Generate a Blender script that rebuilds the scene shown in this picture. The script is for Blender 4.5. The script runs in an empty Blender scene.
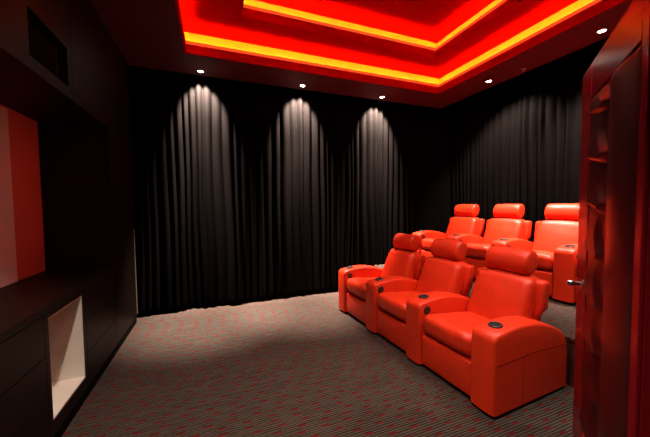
import bpy, bmesh, math, random
from mathutils import Vector, Matrix, noise
random.seed(7)
SC = bpy.context.scene
COL = SC.collection
PI = math.pi
CAM_H = 1.45

# ---------------------------------------------------------------- materials
def new_mat(name):
    m = bpy.data.materials.new(name); m.use_nodes = True
    nt = m.node_tree; b = nt.nodes['Principled BSDF']
    return m, nt, b

def plain(name, col, rough=0.5, metal=0.0, spec=0.5, bump=0.0, bscale=200.0):
    m, nt, b = new_mat(name)
    b.inputs['Base Color'].default_value = (*col, 1)
    b.inputs['Roughness'].default_value = rough
    b.inputs['Metallic'].default_value = metal
    b.inputs['Specular IOR Level'].default_value = spec
    if bump:
        tc = nt.nodes.new('ShaderNodeTexCoord'); n = nt.nodes.new('ShaderNodeTexNoise'); bp = nt.nodes.new('ShaderNodeBump')
        n.inputs['Scale'].default_value = bscale; n.inputs['Detail'].default_value = 4
        bp.inputs['Strength'].default_value = bump; bp.inputs['Distance'].default_value = 0.002
        nt.links.new(tc.outputs['Object'], n.inputs['Vector']); nt.links.new(n.outputs['Fac'], bp.inputs['Height'])
        nt.links.new(bp.outputs['Normal'], b.inputs['Normal'])
    return m

def emit(name, col, strength):
    m, nt, b = new_mat(name)
    b.inputs['Base Color'].default_value = (0, 0, 0, 1)
    b.inputs['Emission Color'].default_value = (*col, 1)
    b.inputs['Emission Strength'].default_value = strength
    return m

def leather(name, col):
    m, nt, b = new_mat(name)
    N, L = nt.nodes, nt.links
    tc = N.new('ShaderNodeTexCoord')
    n1 = N.new('ShaderNodeTexNoise'); n1.inputs['Scale'].default_value = 9; n1.inputs['Detail'].default_value = 3
    mx = N.new('ShaderNodeMixRGB'); mx.inputs[1].default_value = (*[c * .9 for c in col], 1); mx.inputs[2].default_value = (*[min(1, c * 1.08) for c in col], 1)
    L.new(tc.outputs['Object'], n1.inputs['Vector']); L.new(n1.outputs['Fac'], mx.inputs[0]); L.new(mx.outputs[0], b.inputs['Base Color'])
    n2 = N.new('ShaderNodeTexNoise'); n2.inputs['Scale'].default_value = 26; n2.inputs['Detail'].default_value = 5
    v = N.new('ShaderNodeTexVoronoi'); v.inputs['Scale'].default_value = 420
    ad = N.new('ShaderNodeMath'); ad.operation = 'MULTIPLY_ADD'; ad.inputs[1].default_value = 0.12
    L.new(tc.outputs['Object'], n2.inputs['Vector']); L.new(tc.outputs['Object'], v.inputs['Vector'])
    L.new(v.outputs['Distance'], ad.inputs[0]); L.new(n2.outputs['Fac'], ad.inputs[2])
    bp = N.new('ShaderNodeBump'); bp.inputs['Strength'].default_value = 0.35; bp.inputs['Distance'].default_value = 0.006
    L.new(ad.outputs[0], bp.inputs['Height']); L.new(bp.outputs['Normal'], b.inputs['Normal'])
    b.inputs['Roughness'].default_value = 0.42
    b.inputs['Specular IOR Level'].default_value = 0.32
    return m

def wood(name, c1, c2, rough):
    m, nt, b = new_mat(name)
    N, L = nt.nodes, nt.links
    tc = N.new('ShaderNodeTexCoord'); mp = N.new('ShaderNodeMapping'); mp.inputs['Scale'].default_value = (30, 3, 60)
    n = N.new('ShaderNodeTexNoise'); n.inputs['Scale'].default_value = 1.5; n.inputs['Detail'].default_value = 6
    cr = N.new('ShaderNodeValToRGB'); cr.color_ramp.elements[0].color = (*c1, 1); cr.color_ramp.elements[1].color = (*c2, 1)
    cr.color_ramp.elements[0].position = .35; cr.color_ramp.elements[1].position = .7
    L.new(tc.outputs['Object'], mp.inputs['Vector']); L.new(mp.outputs['Vector'], n.inputs['Vector'])
    L.new(n.outputs['Fac'], cr.inputs['Fac']); L.new(cr.outputs['Color'], b.inputs['Base Color'])
    b.inputs['Roughness'].default_value = rough
    b.inputs['Specular IOR Level'].default_value = 0.10
    return m

def carpet_mat():
    m, nt, b = new_mat('striped_carpet')
    N, L = nt.nodes, nt.links
    def math_(op, a, bb=None, c=None):
        n = N.new('ShaderNodeMath'); n.operation = op
        for i, x in enumerate((a, bb, c)):
            if x is None: continue
            if isinstance(x, (int, float)): n.inputs[i].default_value = x
            else: L.new(x, n.inputs[i])
        return n.outputs[0]
    geo = N.new('ShaderNodeNewGeometry'); sep = N.new('ShaderNodeSeparateXYZ'); L.new(geo.outputs['Position'], sep.inputs[0])
    wob = N.new('ShaderNodeTexNoise'); wob.inputs['Scale'].default_value = 90; L.new(geo.outputs['Position'], wob.inputs['Vector'])
    w = math_('MULTIPLY', math_('SUBTRACT', wob.outputs['Fac'], .5), .006)
    X, Y = sep.outputs[0], math_('ADD', sep.outputs[1], w)
    P = 0.0185
    yy = math_('DIVIDE', Y, P); row = math_('FLOOR', yy); fr = math_('FRACT', yy)
    wn = N.new('ShaderNodeTexWhiteNoise'); wn.noise_dimensions = '1D'; L.new(row, wn.inputs['W'])
    # dark cord lines, broken along their length
    seg = math_('FLOOR', math_('MULTIPLY_ADD', X, 7.0, math_('MULTIPLY', wn.outputs['Value'], 17.0)))
    wn2 = N.new('ShaderNodeTexWhiteNoise'); wn2.noise_dimensions = '2D'
    cmb = N.new('ShaderNodeCombineXYZ'); L.new(row, cmb.inputs[0]); L.new(seg, cmb.inputs[1]); L.new(cmb.outputs[0], wn2.inputs['Vector'])
    dark = math_('LESS_THAN', fr, math_('MULTIPLY_ADD', wn2.outputs['Value'], .25, .30))
    # red dashes on every fourth cord
    isrow = math_('LESS_THAN', math_('MODULO', math_('ADD', row, 3999.0), 3.0), 0.5)
    xs = math_('FRACT', math_('MULTIPLY_ADD', X, 6.2, math_('MULTIPLY', wn.outputs['Value'], 9.0)))
    dash = math_('MULTIPLY', math_('MULTIPLY', isrow, math_('LESS_THAN', xs, .34)), math_('GREATER_THAN', fr, .12))
    fib = N.new('ShaderNodeTexNoise'); fib.inputs['Scale'].default_value = 260; fib.inputs['Detail'].default_value = 3
    L.new(geo.outputs['Position'], fib.inputs['Vector'])
    base = N.new('ShaderNodeMixRGB'); base.inputs[1].default_value = (.092, .068, .052, 1); base.inputs[2].default_value = (.024, .0165, .0125, 1); L.new(dark, base.inputs[0])
    rd = N.new('ShaderNodeMixRGB'); L.new(dash, rd.inputs[0]); L.new(base.outputs[0], rd.inputs[1]); rd.inputs[2].default_value = (.135, .0105, .010, 1)
    fm = N.new('ShaderNodeMixRGB'); fm.blend_type = 'MULTIPLY'; fm.inputs[0].default_value = .55
    L.new(rd.outputs[0], fm.inputs[1]); L.new(fib.outputs['Color'], fm.inputs[2])
    g = N.new('ShaderNodeMixRGB'); g.blend_type = 'MULTIPLY'; g.inputs[0].default_value = .55
    L.new(rd.outputs[0], g.inputs[1]); L.new(fib.outputs['Fac'], g.inputs[2])
    L.new(g.outputs[0], b.inputs['Base Color'])
    bp = N.new('ShaderNodeBump'); bp.inputs['Strength'].default_value = .6; bp.inputs['Distance'].default_value = .004
    L.new(fib.outputs['Fac'], bp.inputs['Height']); L.new(bp.outputs['Normal'], b.inputs['Normal'])
    b.inputs['Roughness'].default_value = .95
    b.inputs['Specular IOR Level'].default_value = .1
    return m

M = {}
M['leather'] = leather('red_leather', (.66, .029, .0060))
M['seam'] = plain('red_stitching', (.33, .014, .005), .7, spec=.1)
M['black'] = plain('black_plastic', (.012, .012, .012), .35)
M['steel'] = plain('brushed_steel', (.60, .58, .55), .28, 1.0)
M['chrome'] = plain('polished_chrome', (.75, .73, .72), .12, 1.0)
M['edge'] = plain('speaker_edge', (.10, .07, .06), .5)
M['wood'] = wood('espresso_timber', (.0075, .0034, .0026), (.0130, .0062, .0046), .42)
M['gap'] = plain('matte_black', (.003, .003, .003), .9, spec=.05)  # flat black of the loudspeaker and the cabinet plinths
M['white'] = plain('cream_lining', (.72, .62, .52), .55)
M['screen'] = plain('screen_fabric', (.80, .74, .68), .8)
M['redpanel'] = plain('red_panel_paint', (.66, .17, .11), .5)
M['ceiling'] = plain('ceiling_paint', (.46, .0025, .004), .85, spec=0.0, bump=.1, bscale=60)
M['soffit'] = plain('soffit_paint', (.085, .007, .006), .7, bump=.1, bscale=60)
M['curtain'] = plain('black_velvet', (.0028, .0021, .0020), .9, spec=0.0, bump=.25, bscale=500)
M['wall'] = plain('dark_wall_paint', (.05, .035, .033), .8)
M['creamwall'] = plain('cream_wall_paint', (.13, .085, .06), .7)
M['carpet'] = carpet_mat()
M['door'] = plain('burgundy_lacquer', (.15, .003, .006), .26, spec=.16, bump=.05, bscale=40)
M['pad'] = plain('burgundy_padded_leather', (.034, .0016, .002), .34, spec=.3, bump=.15, bscale=300)
M['cove'] = emit('cove_led', (1, .25, .003), 112)
M['diffuser'] = emit('cove_diffuser', (1, .066, .016), 1.05)
M['cove_white'] = plain('cove_white_paint', (.75, .70, .62), .8)
M['lamp'] = emit('lamp_face', (1, .93, .82), 60)
M['trimwhite'] = plain('lamp_trim', (.55, .50, .47), .4)

# ---------------------------------------------------------------- helpers
def obj(name, bm, mat, parent=None, smooth=True, loc=None, angle=40):
    me = bpy.data.meshes.new(name)
    bmesh.ops.recalc_face_normals(bm, faces=bm.faces[:])
    bm.to_mesh(me); bm.free()
    me.materials.append(M[mat] if isinstance(mat, str) else mat)
    if smooth:
        for p in me.polygons: p.use_smooth = True
        try: me.set_sharp_from_angle(angle=math.radians(angle))
        except Exception: pass
    o = bpy.data.objects.new(name, me); COL.objects.link(o)
    if parent: o.parent = parent
    if loc: o.location = loc
    return o

def thing(name, label, cat, loc=(0, 0, 0), rz=0, group=None):
    o = bpy.data.objects.new(name, None); COL.objects.link(o)
    o.empty_display_size = .1
    o.location = loc; o.rotation_euler = (0, 0, rz)
    return tag(o, label, cat, group)

def tag(o, label, cat, group=None, kind=None):
    o['label'] = label; o['category'] = cat
    if group: o['group'] = group
    if kind: o['kind'] = kind
    return o

def struct(name, bm, mat, parent=None, smooth=False, label=None):
    o = obj(name, bm, mat, parent, smooth)
    if parent is None: o['kind'] = 'structure'
    if label: o['label'] = label
    return o

def box(bm, x0, x1, y0, y1, z0, z1, bevel=0, seg=2):
    vs = [bm.verts.new((x, y, z)) for x in (x0, x1) for y in (y0, y1) for z in (z0, z1)]
    q = [(0, 1, 3, 2), (4, 6, 7, 5), (0, 4, 5, 1), (2, 3, 7, 6), (0, 2, 6, 4), (1, 5, 7, 3)]
    fs = [bm.faces.new([vs[i] for i in f]) for f in q]
    if bevel:
        es = list({e for f in fs for e in f.edges})
        bmesh.ops.bevel(bm, geom=es, offset=bevel, segments=seg, profile=.5, affect='EDGES')
    return bm

def bx(*a, **k):
    return box(bmesh.new(), *a, **k)

def lathe(bm, prof, n=24, mtx=None, caps=True):
    rings = []
    for r, z in prof:
        ring = []
        for i in range(n):
            a = 2 * PI * i / n
            p = Vector((r * math.cos(a), r * math.sin(a), z))
            ring.append(bm.verts.new(mtx @ p if mtx else p))
        rings.append(ring)
    for a, b in zip(rings, rings[1:]):
        for i in range(n):
            bm.faces.new((a[i], a[(i + 1) % n], b[(i + 1) % n], b[i]))
    for ring in ((rings[0], rings[-1]) if caps else ()):
        try: bm.faces.new(ring)
        except ValueError: pass
    return bm

def tube(bm, pts, r, n=6):
    pts = [Vector(p) for p in pts]
    rings = []
    for i, p in enumerate(pts):
        d = (pts[min(i + 1, len(pts) - 1)] - pts[max(i - 1, 0)]).normalized()
        up = Vector((0, 0, 1)) if abs(d.z) < .9 else Vector((1, 0, 0))
        a = d.cross(up).normalized(); b = d.cross(a)
        rings.append([bm.verts.new(p + r * (a * math.cos(2 * PI * k / n) + b * math.sin(2 * PI * k / n))) for k in range(n)])
    for a, b in zip(rings, rings[1:]):
        for k in range(n): bm.faces.new((a[k], a[(k + 1) % n], b[(k + 1) % n], b[k]))
    bm.faces.new(rings[0]); bm.faces.new(rings[-1])
    return bm

def rounded(hx, hy, hz, r, n=14):
    """cube grid pushed to a rounded box of half sizes hx, hy, hz; returns bm centred at origin"""
    bm = bmesh.new()
    bmesh.ops.create_cube(bm, size=2)
    bmesh.ops.subdivide_edges(bm, edges=bm.edges[:], cuts=n - 1, use_grid_fill=True)
    h = (hx, hy, hz)
    for v in bm.verts:
        p = [v.co[i] for i in range(3)]
        # crowd the grid towards the edges so that the rounding is smooth
        p = [math.sin(c * PI / 2) * h[i] for i, c in enumerate(p)]
        core = Vector([max(-h[i] + r, min(h[i] - r, p[i])) for i in range(3)])
        d = Vector(p) - core
        if d.length > 1e-9: v.co = core + d.normalized() * r
        else: v.co = Vector(p)
    return bm

def copy_tree(o, parent=None):
    c = o.copy(); COL.objects.link(c)
    if parent: c.parent = parent
    for ch in list(o.children): copy_tree(ch, c)
    return c

# ---------------------------------------------------------------- room dimensions
XL, XJ = -1.50, -0.93          # left wall, front of the joinery
XB, YA, YD = 4.86, 4.80, 0.45  # rear wall, curtain wall, door wall
SX1, SY1 = 3.95, 4.30          # edges of the soffit (curtain pockets behind)
ZS = 3.20
OX0, OX1, OY0, OY1 = -0.24, 3.38, 1.02, 3.73      # lower coffer opening
Z2 = 3.52
IX0, IX1, IY0, IY1 = 0.345, 3.00, 1.50, 3.375     # upper coffer opening
Z3 = 3.84
XP, ZP = 2.60, 0.39            # rear platform

# ---------------------------------------------------------------- setting
struct('floor', bx(XL - .2, XB + .2, -1.2, YA + .2, -.12, 0), 'carpet')
bm = bx(XP, XB, YD, YA, 0, ZP - .03)
struct('floor_platform', box(bm, XP - .012, XB, YD, YA, ZP - .03, ZP, bevel=.006), 'carpet')
struct('wall_left', bx(XL - .15, XL, -.2, YA + .15, 0, 4.08), 'wall')
struct('wall_back', bx(XL - .15, XB + .15, YA, YA + .15, 0, 4.08), 'wall')
struct('wall_right', bx(XB, XB + .15, YD - .15, YA, 0, 4.08), 'wall')
bm = bx(XL, -.60, YD - .15, YD, 0, 4.08); box(bm, 1.47, XB, YD - .15, YD, 0, 4.08); box(bm, -.60, 1.47, YD - .15, YD, 2.30, 4.08)
struct('wall_front', bm, 'wall')

def ring(bm, o, i, z0, z1):
    ox0, ox1, oy0, oy1 = o; ix0, ix1, iy0, iy1 = i
    box(bm, ox0, ix0, oy0, oy1, z0, z1); box(bm, ix1, ox1, oy0, oy1, z0, z1)
    box(bm, ix0, ix1, oy0, iy0, z0, z1); box(bm, ix0, ix1, iy1, oy1, z0, z1)

def grow(r, d): return (r[0] - d, r[1] + d, r[2] - d, r[3] + d)
O = (OX0, OX1, OY0, OY1); I = (IX0, IX1, IY0, IY1)
TR = .165
bm = bmesh.new()
ring(bm, (XJ, SX1, YD, SY1), grow(O, .022), ZS, ZS + .02)
box(bm, SX1 - .02, SX1, YD, SY1, ZS + .02, 4.00); box(bm, XJ, SX1, SY1 - .02, SY1, ZS + .02, 4.00)
struct('ceiling_soffit', bm, 'soffit')
bm = bmesh.new()
ring(bm, grow(O, TR + .06), grow(I, .022), Z2, Z2 + .02)        # middle tier
g = grow(I, TR + .06); box(bm, g[0], g[1], g[2], g[3], Z3, Z3 + .03)
struct('ceiling', bm, 'ceiling')
bm = bmesh.new(); ring(bm, grow(O, TR + .03), grow(O, TR), ZS + .021, Z2 - .001); struct('trim_5', bm, 'cove_white')
bm = bmesh.new(); ring(bm, grow(I, TR + .03), grow(I, TR), Z2 + .021, Z3 - .001); struct('trim_6', bm, 'cove_white')
struct('ceiling_slab', bx(XL, XB, YD, YA, 4.00, 4.08), 'wall')
LIP = .10
bm = bmesh.new(); ring(bm, grow(O, .022), O, ZS, ZS + LIP); struct('trim_1', bm, 'ceiling')
bm = bmesh.new(); ring(bm, grow(I, .022), I, Z2, Z2 + LIP); struct('trim_2', bm, 'ceiling')

def cove(name, rect, z, label):
    bm = bmesh.new()
    ring(bm, grow(rect, .058), grow(rect, .038), z + .076, z + .082)
    o = obj(name, bm, 'cove', smooth=False)
    bm = bmesh.new(); ring(bm, grow(rect, .066), grow(rect, .030), z - .0015, z + .075)
    obj('mounting_rail', bm, 'trimwhite', o, smooth=False)
    bm = bmesh.new(); ring(bm, grow(rect, .020), grow(rect, .008), z - .022 + LIP + .001, z - .022 + LIP + .040)
    d = obj('diffuser_edge', bm, 'diffuser', o, smooth=False); d['label'] = 'softly glowing salmon-red edge of the light strip'
    tag(o, label, 'light strip', 'cove light strips')
cove('light_strip', O, ZS + .022, 'glowing red-orange light strip hidden behind the lip of the larger lower ceiling coffer')
cove('light_strip', I, Z2 + .022, 'glowing red-orange light strip hidden behind the lip of the smaller upper ceiling coffer')

# ---------------------------------------------------------------- downlights
def spot_data(power, size, blend=.8, rad=.02, col=(1, .90, .78)):
    l = bpy.data.lights.new('lamp_beam', 'SPOT'); l.energy = power; l.spot_size = math.radians(size); l.spot_blend = blend
    l.shadow_soft_size = rad; l.color = col
    return l
def downlight(x, y, z, label, group, data, tilt=None):
    t = thing('downlight', label, 'ceiling light', (x, y, z), 0, group)
    obj('trim_ring', lathe(bmesh.new(), [(.030, .004), (.030, -.004), (.040, -.006), (.046, 0), (.046, .004)], 24), 'trimwhite', t)
    obj('lamp_face', lathe(bmesh.new(), [(.0295, -.0015), (.0295, .003)], 24), 'lamp', t)
    o = bpy.data.objects.new('lamp_beam', data); COL.objects.link(o); o.parent = t; o.location = (0, 0, -.010)
    if tilt: o.rotation_euler = tilt
    if data in (wash, side):
        o = bpy.data.objects.new('lamp_beam', beam if data is wash else beam2); COL.objects.link(o); o.parent = t; o.location = (0, 0, -.010)
        if data is wash: o.rotation_euler = (math.radians(-1), 0, 0)
    return t
wash = spot_data(2100, 74, .55); beam = spot_data(2700, 46, 1.0); side = spot_data(720, 104, .6); beam2 = spot_data(60, 40, 1.0)
G1 = 'lit downlights along the curtain edge of the ceiling'
downlight(-.105, 4.17, ZS, 'lit round downlight nearest the black wall cabinets, over the long curtain', G1, wash, (math.radians(34), 0, 0))
downlight(1.267, 4.16, ZS, 'lit round downlight in the middle of the three over the long curtain', G1, wash, (math.radians(34), 0, 0))
downlight(2.614, 4.16, ZS, 'lit round downlight over the long curtain nearest the room corner', G1, wash, (math.radians(34), 0, 0))
downlight(3.735, 3.12, ZS, 'lit round downlight over the middle recliner of the raised rear row', G1, side, (0, math.radians(-28), 0))
downlight(3.755, 1.83, ZS, 'lit round downlight nearest the top of the open burgundy door', G1, side, (0, math.radians(-28), 0))
G2 = 'unseen added downlights along the door edge of the ceiling'  # out-of-view row, added to light the niche and the chairs
for x, w, pw in ((-.30, 'by the black wall cabinets', 300), (1.27, 'over the doorway', 40), (2.61, 'behind the open door', 170)):
    downlight(x, .74, ZS, 'unseen added downlight on the door side of the soffit, ' + w, G2, spot_data(pw, 100, .6))
G3 = 'unseen added downlights in the middle of the upper coffer'  # added above the view to light the chairs from overhead
for x, y, w in ((.95, 1.65, 'near the door, towards the screen'), (.95, 2.35, 'near the curtain, towards the screen'), (2.2, 1.65, 'near the door, over the front row'), (2.2, 2.35, 'near the curtain, over the front row')):
    downlight(x, y, Z3, 'unseen added downlight in the upper coffer, ' + w, G3, spot_data(96, 85, .9))
t = thing('ceiling_sprinkler', 'small metal sprinkler head on the dark soffit between two downlights', 'sprinkler', (3.835, 2.69, ZS))
obj('rose', lathe(bmesh.new(), [(.03, 0), (.028, -.006), (.012, -.008)], 20), 'trimwhite', t)
obj('sprinkler_head', lathe(bmesh.new(), [(.008, -.006), (.008, -.03), (.016, -.032), (.016, -.035)], 16), 'steel', t)

# ---------------------------------------------------------------- curtains
def curtain(name, p0, p1, nrm, label, seed, z_top=3.34):
    rnd = random.Random(seed)
    p0, p1, nrm = Vector(p0), Vector(p1), Vector(nrm)
    L = (p1 - p0).length; d = (p1 - p0) / L
    # warped fold phase: irregular fold widths, gathered at the top
    knots = []; s = 0
    while s < L + .3:
        w = rnd.uniform(.062, .150); knots.append((s, w, rnd.uniform(.40, 1.0), rnd.uniform(-1, 1))); s += w
    NR = 34; per = 12
    bm = bmesh.new(); rows = []
    cols = []
    for k, (s0, w, a, j) in enumerate(knots):
        for q in range(per):
            cols.append((s0 + w * q / per, q / per, a, knots[min(k + 1, len(knots) - 1)][2], j))
    cols = [c for c in cols if c[0] <= L]
    for r in range(NR + 1):
        t = r / NR; z = z_top * (1 - t)
        row = []
        for s, ph, a, a2, j in cols:
            amp = (a * (1 - ph) + a2 * ph)
            f = .5 - .5 * math.cos(2 * PI * ph); f = f ** .6
            low = noise.noise(Vector((s * 1.9 + seed, z * .35, seed)))
            mid = noise.noise(Vector((s * 5.0, z * .5, seed + 3.1)))
            off = .085 * amp * f * (.62 + .38 * min(1, 5 * t)) * (1 - .30 * t) + .06 * t * low + .030 * mid * (.3 + t)
            side = .075 * t * noise.noise(Vector((s * 2.7, z * .6, seed + 9)))
            p = p0 + d * max(0, min(L, s + side)) + nrm * off
            zz = z
            if r == NR: zz = .032 + .034 * noise.noise(Vector((s * 2.2, 4, seed))) 
            row.append(bm.verts.new((p.x, p.y, zz)))
        rows.append(row)
    for a, b in zip(rows, rows[1:]):
        for i in range(len(a) - 1): bm.faces.new((a[i], a[i + 1], b[i + 1], b[i]))
    o = obj(name, bm, 'curtain', angle=180)
    sm = o.modifiers.new('thickness', 'SOLIDIFY'); sm.thickness = .003
    return tag(o, label, 'curtain', 'floor-length black curtains')
curtain('curtain', (-1.02, 4.435, 0), (4.30, 4.435, 0), (0, -1, 0), 'long black velvet curtain hanging to the carpet from the dark cabinets to the room corner', 3)
curtain('curtain', (4.46, 4.62, 0), (4.46, .55, 0), (-1, 0, 0), 'black velvet curtain hanging behind the raised rear row of red recliners', 11)

# ---------------------------------------------------------------- joinery on the screen wall
ZC = .875; ZU = 2.225; YR = 3.40; YE = 4.27
XBK = -1.455
G = 'dark timber wall cabinets'
t = thing('overhead_cabinet', 'dark timber overhead cabinet with a black square opening above the screen recess', 'cabinet', (XJ, 2.0, ZU), 0, G)
t.location = (0, 0, 0)
oy0, oy1, oz0, oz1 = 2.13, 2.60, 2.30, 2.57
bm = bmesh.new()
box(bm, XL + .03, XJ - .004, YD + .02, YR, ZU + .02, ZU + .05)
box(bm, XL + .03, XJ - .02, YD + .02, oy0, ZU, 3.25); box(bm, XL + .03, XJ - .02, oy1, YR, ZU, 3.25)
box(bm, XL + .03, XJ - .02, oy0, oy1, ZU, oz0); box(bm, XL + .03, XJ - .02, oy0, oy1, oz1, 3.25); box(bm, XL + .03, XJ - .35, oy0, oy1, oz0, oz1)
obj('carcass', bm, 'wood', t, smooth=False)
bm = bmesh.new()
box(bm, XJ - .02, XJ, 1.30, oy0, ZU, 3.2); box(bm, XJ - .02, XJ, oy1, 2.665, ZU, 3.2); box(bm, XJ - .02, XJ, oy0, oy1, ZU, oz0); box(bm, XJ - .02, XJ, oy0, oy1, oz1, 3.2)
obj('front_panel', bm, 'wood', t, smooth=False)
obj('front_panel', bx(XJ - .02, XJ, 2.669, YR - .002, ZU, 3.2), 'wood', t, smooth=False)
obj('front_panel', bx(XJ - .02, XJ, YD + .02, 1.296, ZU, 3.2), 'wood', t, smooth=False)
t = thing('loudspeaker', 'black loudspeaker sitting back inside the square opening of the overhead cabinet', 'speaker', (XJ - .085, 2.355, oz0))
obj('speaker_box', bx(-.14, .03, -.20, .19, 0, .25, bevel=.008), 'gap', t, smooth=False)
obj('speaker_grille', bx(.03, .045, -.19, .18, .01, .24, bevel=.005), 'gap', t, smooth=False)
obj('edge_strip', bx(.045, .048, .183, .188, .004, .246), 'edge', t, smooth=False)

t = thing('tall_cabinet', 'tall dark timber cabinet end beside the long black curtain', 'cabinet', (0, 0, 0), 0, G)
obj('carcass', bx(XL + .03, XJ - .021, YR, YE - .03, 0, 3.25), 'wood', t, smooth=False)
obj('cabinet_door', bx(XJ - .02, XJ, YR, YE, 2.262, 3.2, bevel=.002), 'wood', t, smooth=False)
obj('cabinet_door', bx(XJ - .02, XJ, YR, YE, 1.182, 2.256, bevel=.002), 'wood', t, smooth=False)
obj('cabinet_door', bx(XJ - .02, XJ, YR, YE - .056, .08, 1.175, bevel=.002), 'wood', t, smooth=False)
obj('plinth', bx(XJ - .03, XJ - .006, YR, YE - .06, 0, .077), 'gap', t, smooth=False)
struct('trim_3', bx(XJ - .018, XJ - .001, YE - .053, YE - .012, .10, 1.172), 'creamwall')

ny0, ny1, nz0, nz1 = 2.18, 2.64, .18, .79
t = thing('base_cabinet', 'long low dark timber cabinet with drawers and a cream open niche', 'cabinet', (0, 0, 0), 0, G)
bm = bmesh.new()
xf = XJ - .02
box(bm, XL + .03, xf, YD + .02, ny0 - .012, 0, ZC - .045); box(bm, XL + .03, xf, ny1 + .012, YR, 0, ZC - .045)
box(bm, XL + .03, xf, ny0 - .012, ny1 + .012, 0, nz0 - .012); box(bm, XL + .03, xf, ny0 - .012, ny1 + .012, nz1 + .012, ZC - .045); box(bm, XL + .03, XJ - .45, ny0 - .012, ny1 + .012, nz0 - .012, nz1 + .012)
obj('carcass', bm, 'wood', t, smooth=False)
bm = bmesh.new()
x0, x1 = XJ - .44, XJ - .004
box(bm, x0, x1, ny0 - .010, ny0, nz0, nz1); box(bm, x0, x1, ny1, ny1 + .010, nz0, nz1)
box(bm, x0, x1, ny0 - .010, ny1 + .010, nz0 - .010, nz0); box(bm, x0, x1, ny0 - .010, ny1 + .010, nz1, nz1 + .010); box(bm, x0 - .008, x0, ny0 - .010, ny1 + .010, nz0 - .01, nz1 + .01)
o = obj('niche_lining', bm, 'white', t, smooth=False); o['label'] = 'cream painted niche lining'
bm = bmesh.new(); f0, f1 = .04, .01
box(bm, xf, XJ, ny0 - .05, ny0 - .010, .08, ZC - .047); box(bm, xf, XJ, ny1 + .010, ny1 + .05, .08, ZC - .047)
box(bm, xf, XJ, ny0 - .010, ny1 + .010, .08, nz0 - .010); box(bm, xf, XJ, ny0 - .010, ny1 + .010, nz1 + .010, ZC - .047)
obj('niche_frame', bm, 'wood', t, smooth=False)
for ya, yb in ((ny1 + .054, YR - .003), (1.30, ny0 - .054), (YD + .02, 1.296)):
    for za, zb in ((.082, .335), (.340, .585), (.590, ZC - .047)):
        obj('drawer', bx(xf, XJ, ya, yb, za, zb, bevel=.002), 'wood', t, smooth=False)
obj('plinth', bx(XJ - .03, XJ - .006, YD + .02, YR, 0, .077), 'gap', t, smooth=False)
tag(obj('countertop', bx(XL + .03, XJ + .004, YD + .02, YR - .001, ZC - .043, ZC, bevel=.003), 'wood', smooth=False), 'dark timber worktop running along under the screen recess', 'countertop')
tag(obj('wall_panel', bx(XL + .03, XBK, YD + .02, YR - .001, ZC, ZU), 'redpanel', smooth=False), 'red painted back panel of the dark recess above the worktop', 'wall panel')
bm = bx(XBK + .002, XBK + .012, .75, 2.965, ZC + .004, ZU - .02)
tag(obj('projection_screen', bm, 'screen', smooth=False), 'pale flat projection screen standing against the red recess panel', 'screen')

# ---------------------------------------------------------------- recliners
PITCH, AW = .705, .19
CX, CY = .42, .55          # chair origin (base centre) in its row frame
def arm_bm(y0):
    prof = [(.0, .03), (.0, .30), (.002, .52), (.010, .552), (.035, .572), (.09, .583), (.17, .594), (.26, .600), (.34, .598), (.43, .588), (.52, .570), (.61, .543), (.69, .510), (.755, .478), (.80, .442), (.832, .39), (.845, .28), (.848, .03)]
    bm = bmesh.new()
    ys = [(0, .022), (.004, .010), (.012, .003), (.024, 0), (AW * .3, -.003), (AW * .5, -.004), (AW * .7, -.003), (AW - .024, 0), (AW - .012, .003), (AW - .004, .010), (AW, .022)]
    cx, cz = .42, .28
    rows = []
    for y, ins in ys:
        row = []
        for i, (x, z) in enumerate(prof):
            px = x + (ins if x < .2 and z < .56 else 0) - (ins if x > .79 else 0)
            pz = z - (ins if z > .31 and (x > .005) else 0)
            row.append(bm.verts.new((px - CX, y0 + y - CY, pz)))
        rows.append(row)
    for a, b in zip(rows, rows[1:]):
        for i in range(len(a)):
            j = (i + 1) % len(a); bm.faces.new((a[i], a[j], b[j], b[i]))
    bm.faces.new(rows[0]); bm.faces.new(rows[-1])
    return bm
def add_arm(root, y0, button=True):
    a = obj('armrest', arm_bm(y0), 'leather', root, angle=60)
    for fx in (.06, .74): obj('arm_foot', bx(fx - CX, fx + .05 - CX, y0 + .07 - CY, y0 + .12 - CY, 0, .031), 'black', a, smooth=False)
    # seams on the side panels
    bm = bmesh.new()
    for yy in (y0 - .0005, y0 + AW + .0005):
        tube(bm, [(.022 - CX, yy - CY, .37), (.40 - CX, yy - CY, .385), (.83 - CX, yy - CY, .365)], .0016, 5)
        tube(bm, [(.30 - CX, yy - CY, .04), (.30 - CX, yy - CY, .378)], .0016, 5)
    obj('seam', bm, 'seam', a)
    tilt = Matrix.Translation((.135 - CX, y0 + AW / 2 - CY, .5955)) @ Matrix.Rotation(-.12, 4, 'Y')
    c = obj('cup_holder', lathe(bmesh.new(), [(.044, -.012), (.046, .003), (.043, .007), (.036, .007), (.034, .0025), (0.0005, .0020)], 28, tilt), 'black', a)
    obj('steel_ring', lathe(bmesh.new(), [(.037, .0065), (.0385, .0088), (.0405, .0088), (.042, .0065)], 28, tilt, False), 'steel', c)
    if button:
        mt = Matrix.Translation((.088 - CX, y0 - CY - .001, .508)) @ Matrix.Rotation(PI / 2, 4, 'X')
        obj('control_button', lathe(bmesh.new(), [(.036, -.004), (.037, .004), (.032, .008), (.018, .006), (.0005, .005)], 22, mt), 'black', a)

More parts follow.
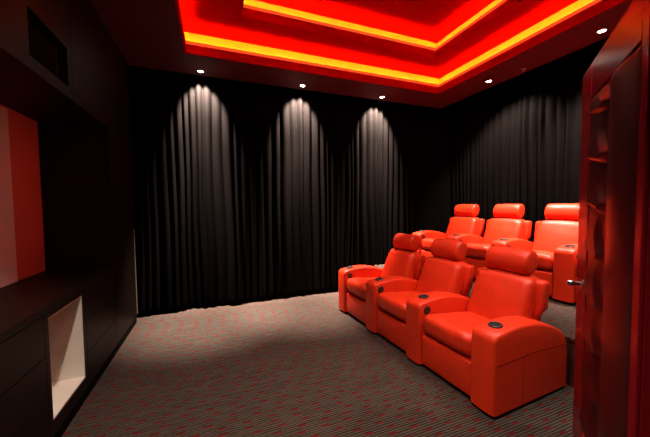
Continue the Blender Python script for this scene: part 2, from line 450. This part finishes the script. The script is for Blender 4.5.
def make_recliner(label, group, seed):
    root = thing('recliner', label, 'recliner chair', group=group)
    sy0, sy1 = AW, PITCH; w = (sy1 - sy0); ym = (sy0 + sy1) / 2
    obj('base', bx(.07 - CX, .78 - CX, sy0 + .004 - CY, sy1 - .004 - CY, .035, .31, bevel=.01), 'leather', root)
    for fx in (.10, .72):
        for fy in (sy0 + .03, sy1 - .07):
            obj('foot', bx(fx - CX, fx + .05 - CX, fy - CY, fy + .04 - CY, 0, .036), 'black', root, smooth=False)
    # footrest panel (closed)
    bm = rounded(.030, w / 2 - .006, .130, .016, 12)
    for v in bm.verts:
        y, z = v.co.y / (w / 2), v.co.z / .13
        if v.co.x < 0: v.co.x -= .010 * (1 - y * y) * (1 - z * z) - .004 * noise.noise(Vector((y * 2.2, z * 2.0, seed + .4)))
        v.co += Vector((.052 - CX, ym - CY, .168))
    obj('footrest', bm, 'leather', root, angle=180)
    # seat cushion with rolled front
    bm = rounded(.30, w / 2 - .003, .083, .060, 22)
    for v in bm.verts:
        x, y = v.co.x / .30, v.co.y / (w / 2)
        crown = max(0, 1 - y ** 4) * max(0, 1 - (x * .9) ** 4)
        if v.co.z > 0: v.co.z += .020 * crown + .006 * noise.noise(Vector((x * 2.5, y * 2.5, seed))) + .004 * noise.noise(Vector((x * 7, y * 5, seed)))
        if x < -.3: v.co.x -= .022 * max(0, 1 - y ** 4) * min(1, (-x - .3) * 1.6)
        v.co.z -= .03 * x
        v.co += Vector((.325 - CX, ym - CY, .372))
    obj('seat_cushion', bm, 'leather', root, angle=180)
    # backrest cushion, leaning
    hh, th = .245, .085
    bm = rounded(th, w / 2 - .002, hh, .055, 22)
    for v in bm.verts:
        y, z = v.co.y / (w / 2), v.co.z / hh
        if v.co.x < 0:
            v.co.x -= .026 * max(0, 1 - y ** 2) * max(0, 1 - z ** 2) + .005 * noise.noise(Vector((y * 2, z * 2.5, seed + 5)))
        if z > .2: v.co.y *= 1 - .04 * ((z - .2) / .8) ** 2
        v.co.z -= .022 * y * y * max(0, z)
        lean = .40 * (v.co.z) + .10 * v.co.z * abs(v.co.z)
        v.co += Vector((.70 + lean - CX, ym - CY, .600))
    b = obj('backrest', bm, 'leather', root, angle=180)
    # outer back shell
    bm = rounded(.050, w / 2 + .055, .385, .030, 14)
    for v in bm.verts:
        z = v.co.z / .385
        k = min(1, max(0, (v.co.z + .425 - .505) / .05)); lim = w / 2 - .002
        v.co.y *= (lim + (.072 if v.co.y > 0 else .052) * k) / (w / 2 + .055)
        v.co += Vector((.79 + .03 * z - CX + (.02 if z > .4 else 0) * (z - .4), ym - CY, .425))
    obj('back_shell', bm, 'leather', root, angle=180)
    # headrest bolster on two posts
    bm = bmesh.new()
    n, L2 = 30, w / 2 - .062
    prof = [(-L2, .02), (-L2 - .000, .55), (-L2 + .004, .80), (-L2 + .014, .95), (-L2 + .03, 1.0), (-.1, 1.02), (0, 1.025), (.1, 1.02), (L2 - .03, 1.0), (L2 - .014, .95), (L2 - .004, .80), (L2, .55), (L2, .02)]
    rows = []
    for y, k in prof:
        row = []
        for i in range(n):
            a = 2 * PI * i / n
            ca, sa = math.cos(a), math.sin(a)
            ex = .088 * k * math.copysign(abs(ca) ** .9, ca); ez = .106 * k * math.copysign(abs(sa) ** .9, sa)
            row.append(bm.verts.new((.815 + ex + .16 * ez - CX, ym + y - CY, .942 + ez)))
        rows.append(row)
    for a, bb in zip(rows, rows[1:]):
        for i in range(n): bm.faces.new((a[i], a[(i + 1) % n], bb[(i + 1) % n], bb[i]))
    bm.faces.new(rows[0]); bm.faces.new(rows[-1])
    hr = obj('headrest', bm, 'leather', root, angle=50)
    for q in (-.12, .12): obj('headrest_post', tube(bmesh.new(), [(.80 - CX, ym + q - CY, .74), (.80 - CX, ym + q - CY, .90)], .008, 8), 'steel', hr)
    add_arm(root, PITCH, True)
    return root

proto = make_recliner('red leather recliner in the middle of the front row', 'red recliners of the front row', 1.7)
def place(root, base, theta, k, zoff):
    # chair k of a row whose near front corner is base
    off = Vector((CX, CY + k * PITCH, 0))
    c, s = math.cos(theta), math.sin(theta)
    root.location = (base[0] + c * off.x - s * off.y, base[1] + s * off.x + c * off.y, zoff)
    root.rotation_euler = (0, 0, theta)
def spawn(k, base, theta, zoff, label, group, end=False):
    r = copy_tree(proto); r['label'] = label; r['group'] = group
    place(r, base, theta, k, zoff)
    if end: add_arm(r, 0, False)
    return r
F_BASE, F_TH = (1.700, 1.345), math.radians(3.0)
R_BASE, R_TH = (3.48, 1.13), math.radians(5.9)
GF, GR = 'red recliners of the front row', 'red recliners of the raised rear row'
place(proto, F_BASE, F_TH, 1, 0)
spawn(0, F_BASE, F_TH, 0, 'red leather recliner at the near end of the front row, outer armrest fully in view', GF, True)
spawn(2, F_BASE, F_TH, 0, 'red leather recliner at the far end of the front row, next to the long curtain', GF)
spawn(3, R_BASE, R_TH, ZP, 'red leather recliner at the far end of the raised rear row, by the room corner', GR)
spawn(2, R_BASE, R_TH, ZP, 'red leather recliner second from the corner in the raised rear row', GR)
spawn(1, R_BASE, R_TH, ZP, 'red leather recliner of the raised rear row cut off by the open door edge', GR)
spawn(0, R_BASE, R_TH, ZP, 'red leather recliner on the platform mostly hidden behind the open burgundy door', GR, True)

# ---------------------------------------------------------------- open padded door
DF = Vector((2.10, 1.07, 0)); DW, DH, DT = .92, 2.20, .045
ang = math.atan2(-.616, -.788)            # local +x runs from the free edge to the hinge
door = struct('door_1', bx(0, DW, -DT / 2, DT / 2, .008, DH, bevel=.003), 'door')
door.location = DF; door.rotation_euler = (0, 0, ang)
# the camera-side face is local -y
bw, tw = .21, .19
bm = bmesh.new()
yf = -DT / 2
box(bm, 0.0, bw, yf - .014, yf, .008, DH, bevel=.004); box(bm, DW - .06, DW, yf - .014, yf, .008, DH, bevel=.004)
box(bm, bw, DW - .06, yf - .014, yf, DH - tw, DH, bevel=.004); box(bm, bw, DW - .06, yf - .014, yf, .008, .16, bevel=.004)
obj('door_rail', bm, 'door', door, smooth=False)
bm = bmesh.new()
NX, NZ = 84, 200
x0, x1, z0, z1 = bw, DW - .06, .16, DH - tw
cw = (x1 - x0) / 2
rows = []
for i in range(NZ + 1):
    z = z0 + (z1 - z0) * i / NZ; row = []
    for k in range(NX + 1):
        x = x0 + (x1 - x0) * k / NX
        c = min(1, int((x - x0) / cw)); u = (x - x0) / cw - c
        if c == 0:      # carved facets: each tips outwards towards its lower edge, with a leaf-shaped hollow beside it
            f = (z / .24 + .22 * u) % 1.0
            h = .006 + .026 * (1 - f) * min(1, f / .06 + .0) * min(1, u / .12)
            lens = max(0, (u - (.80 - .30 * math.sin(PI * ((z / .24) % 1.0)))) / .2)
            h *= 1 - min(1, lens) * .9
        else:           # plain rounded column
            h = .006 + .030 * math.sin(PI * min(1, max(0, u))) ** .6
        ez = min(1, (z - z0) / .03, (z1 - z) / .03)
        row.append(bm.verts.new((x, yf - .002 - h * max(0, ez), z)))
    rows.append(row)
for a, b in zip(rows, rows[1:]):
    for k in range(NX): bm.faces.new((a[k], a[k + 1], b[k + 1], b[k]))
obj('padding', bm, 'pad', door, angle=50)
hd = bmesh.new()
mt = Matrix.Translation((.15, yf - .014, .985)) @ Matrix.Rotation(PI / 2, 4, 'X')
lathe(hd, [(.027, 0), (.027, .008), (.020, .011), (.012, .012), (.012, .040), (.016, .043), (.017, .068), (.014, .072), (.001, .073)], 24, mt)
o = obj('door_handle', hd, 'chrome', door); o['label'] = 'chrome door handle'
obj('latch_plate', bx(-.0025, .001, -.012, .012, .90, 1.10), 'chrome', door, smooth=False)
bm = bx(1.41, 1.47, YD - .15, YD + .02, 0, 2.30); box(bm, -.60, -.54, YD - .15, YD + .02, 0, 2.30); box(bm, -.54, 1.41, YD - .15, YD + .02, 2.24, 2.30)
struct('trim_4', bm, 'wood')

# ---------------------------------------------------------------- camera
yaw, pitch, roll, fpx = 0.366431964, 0.0460032952, -0.0104062701, 290.7
f = Vector((math.sin(yaw) * math.cos(pitch), math.cos(yaw) * math.cos(pitch), -math.sin(pitch)))
r = Vector((math.cos(yaw), -math.sin(yaw), 0)); u = r.cross(f)
c, s = math.cos(roll), math.sin(roll)
r2, u2 = c * r + s * u, -s * r + c * u
cam = bpy.data.cameras.new('camera'); cam.sensor_width = 36; cam.lens = fpx / 650 * 36; cam.clip_start = .02
co = bpy.data.objects.new('camera', cam); COL.objects.link(co)
m = Matrix.Identity(4)
for i in range(3): m[i][0], m[i][1], m[i][2] = r2[i], u2[i], -f[i]
m.translation = (0, 0, CAM_H)
co.matrix_world = m
SC.camera = co

w = bpy.data.worlds.new('world'); SC.world = w; w.use_nodes = True
w.node_tree.nodes['Background'].inputs[0].default_value = (0, 0, 0, 1)
SC.view_settings.view_transform = 'Standard'; SC.view_settings.look = 'None'
SC.view_settings.gamma = 1; SC.view_settings.exposure = 0; SC.view_settings.use_curve_mapping = False
SC.cycles.use_denoising = True
SC.cycles.max_bounces = 8; SC.cycles.diffuse_bounces = 5
SC.cycles.sample_clamp_indirect = 8
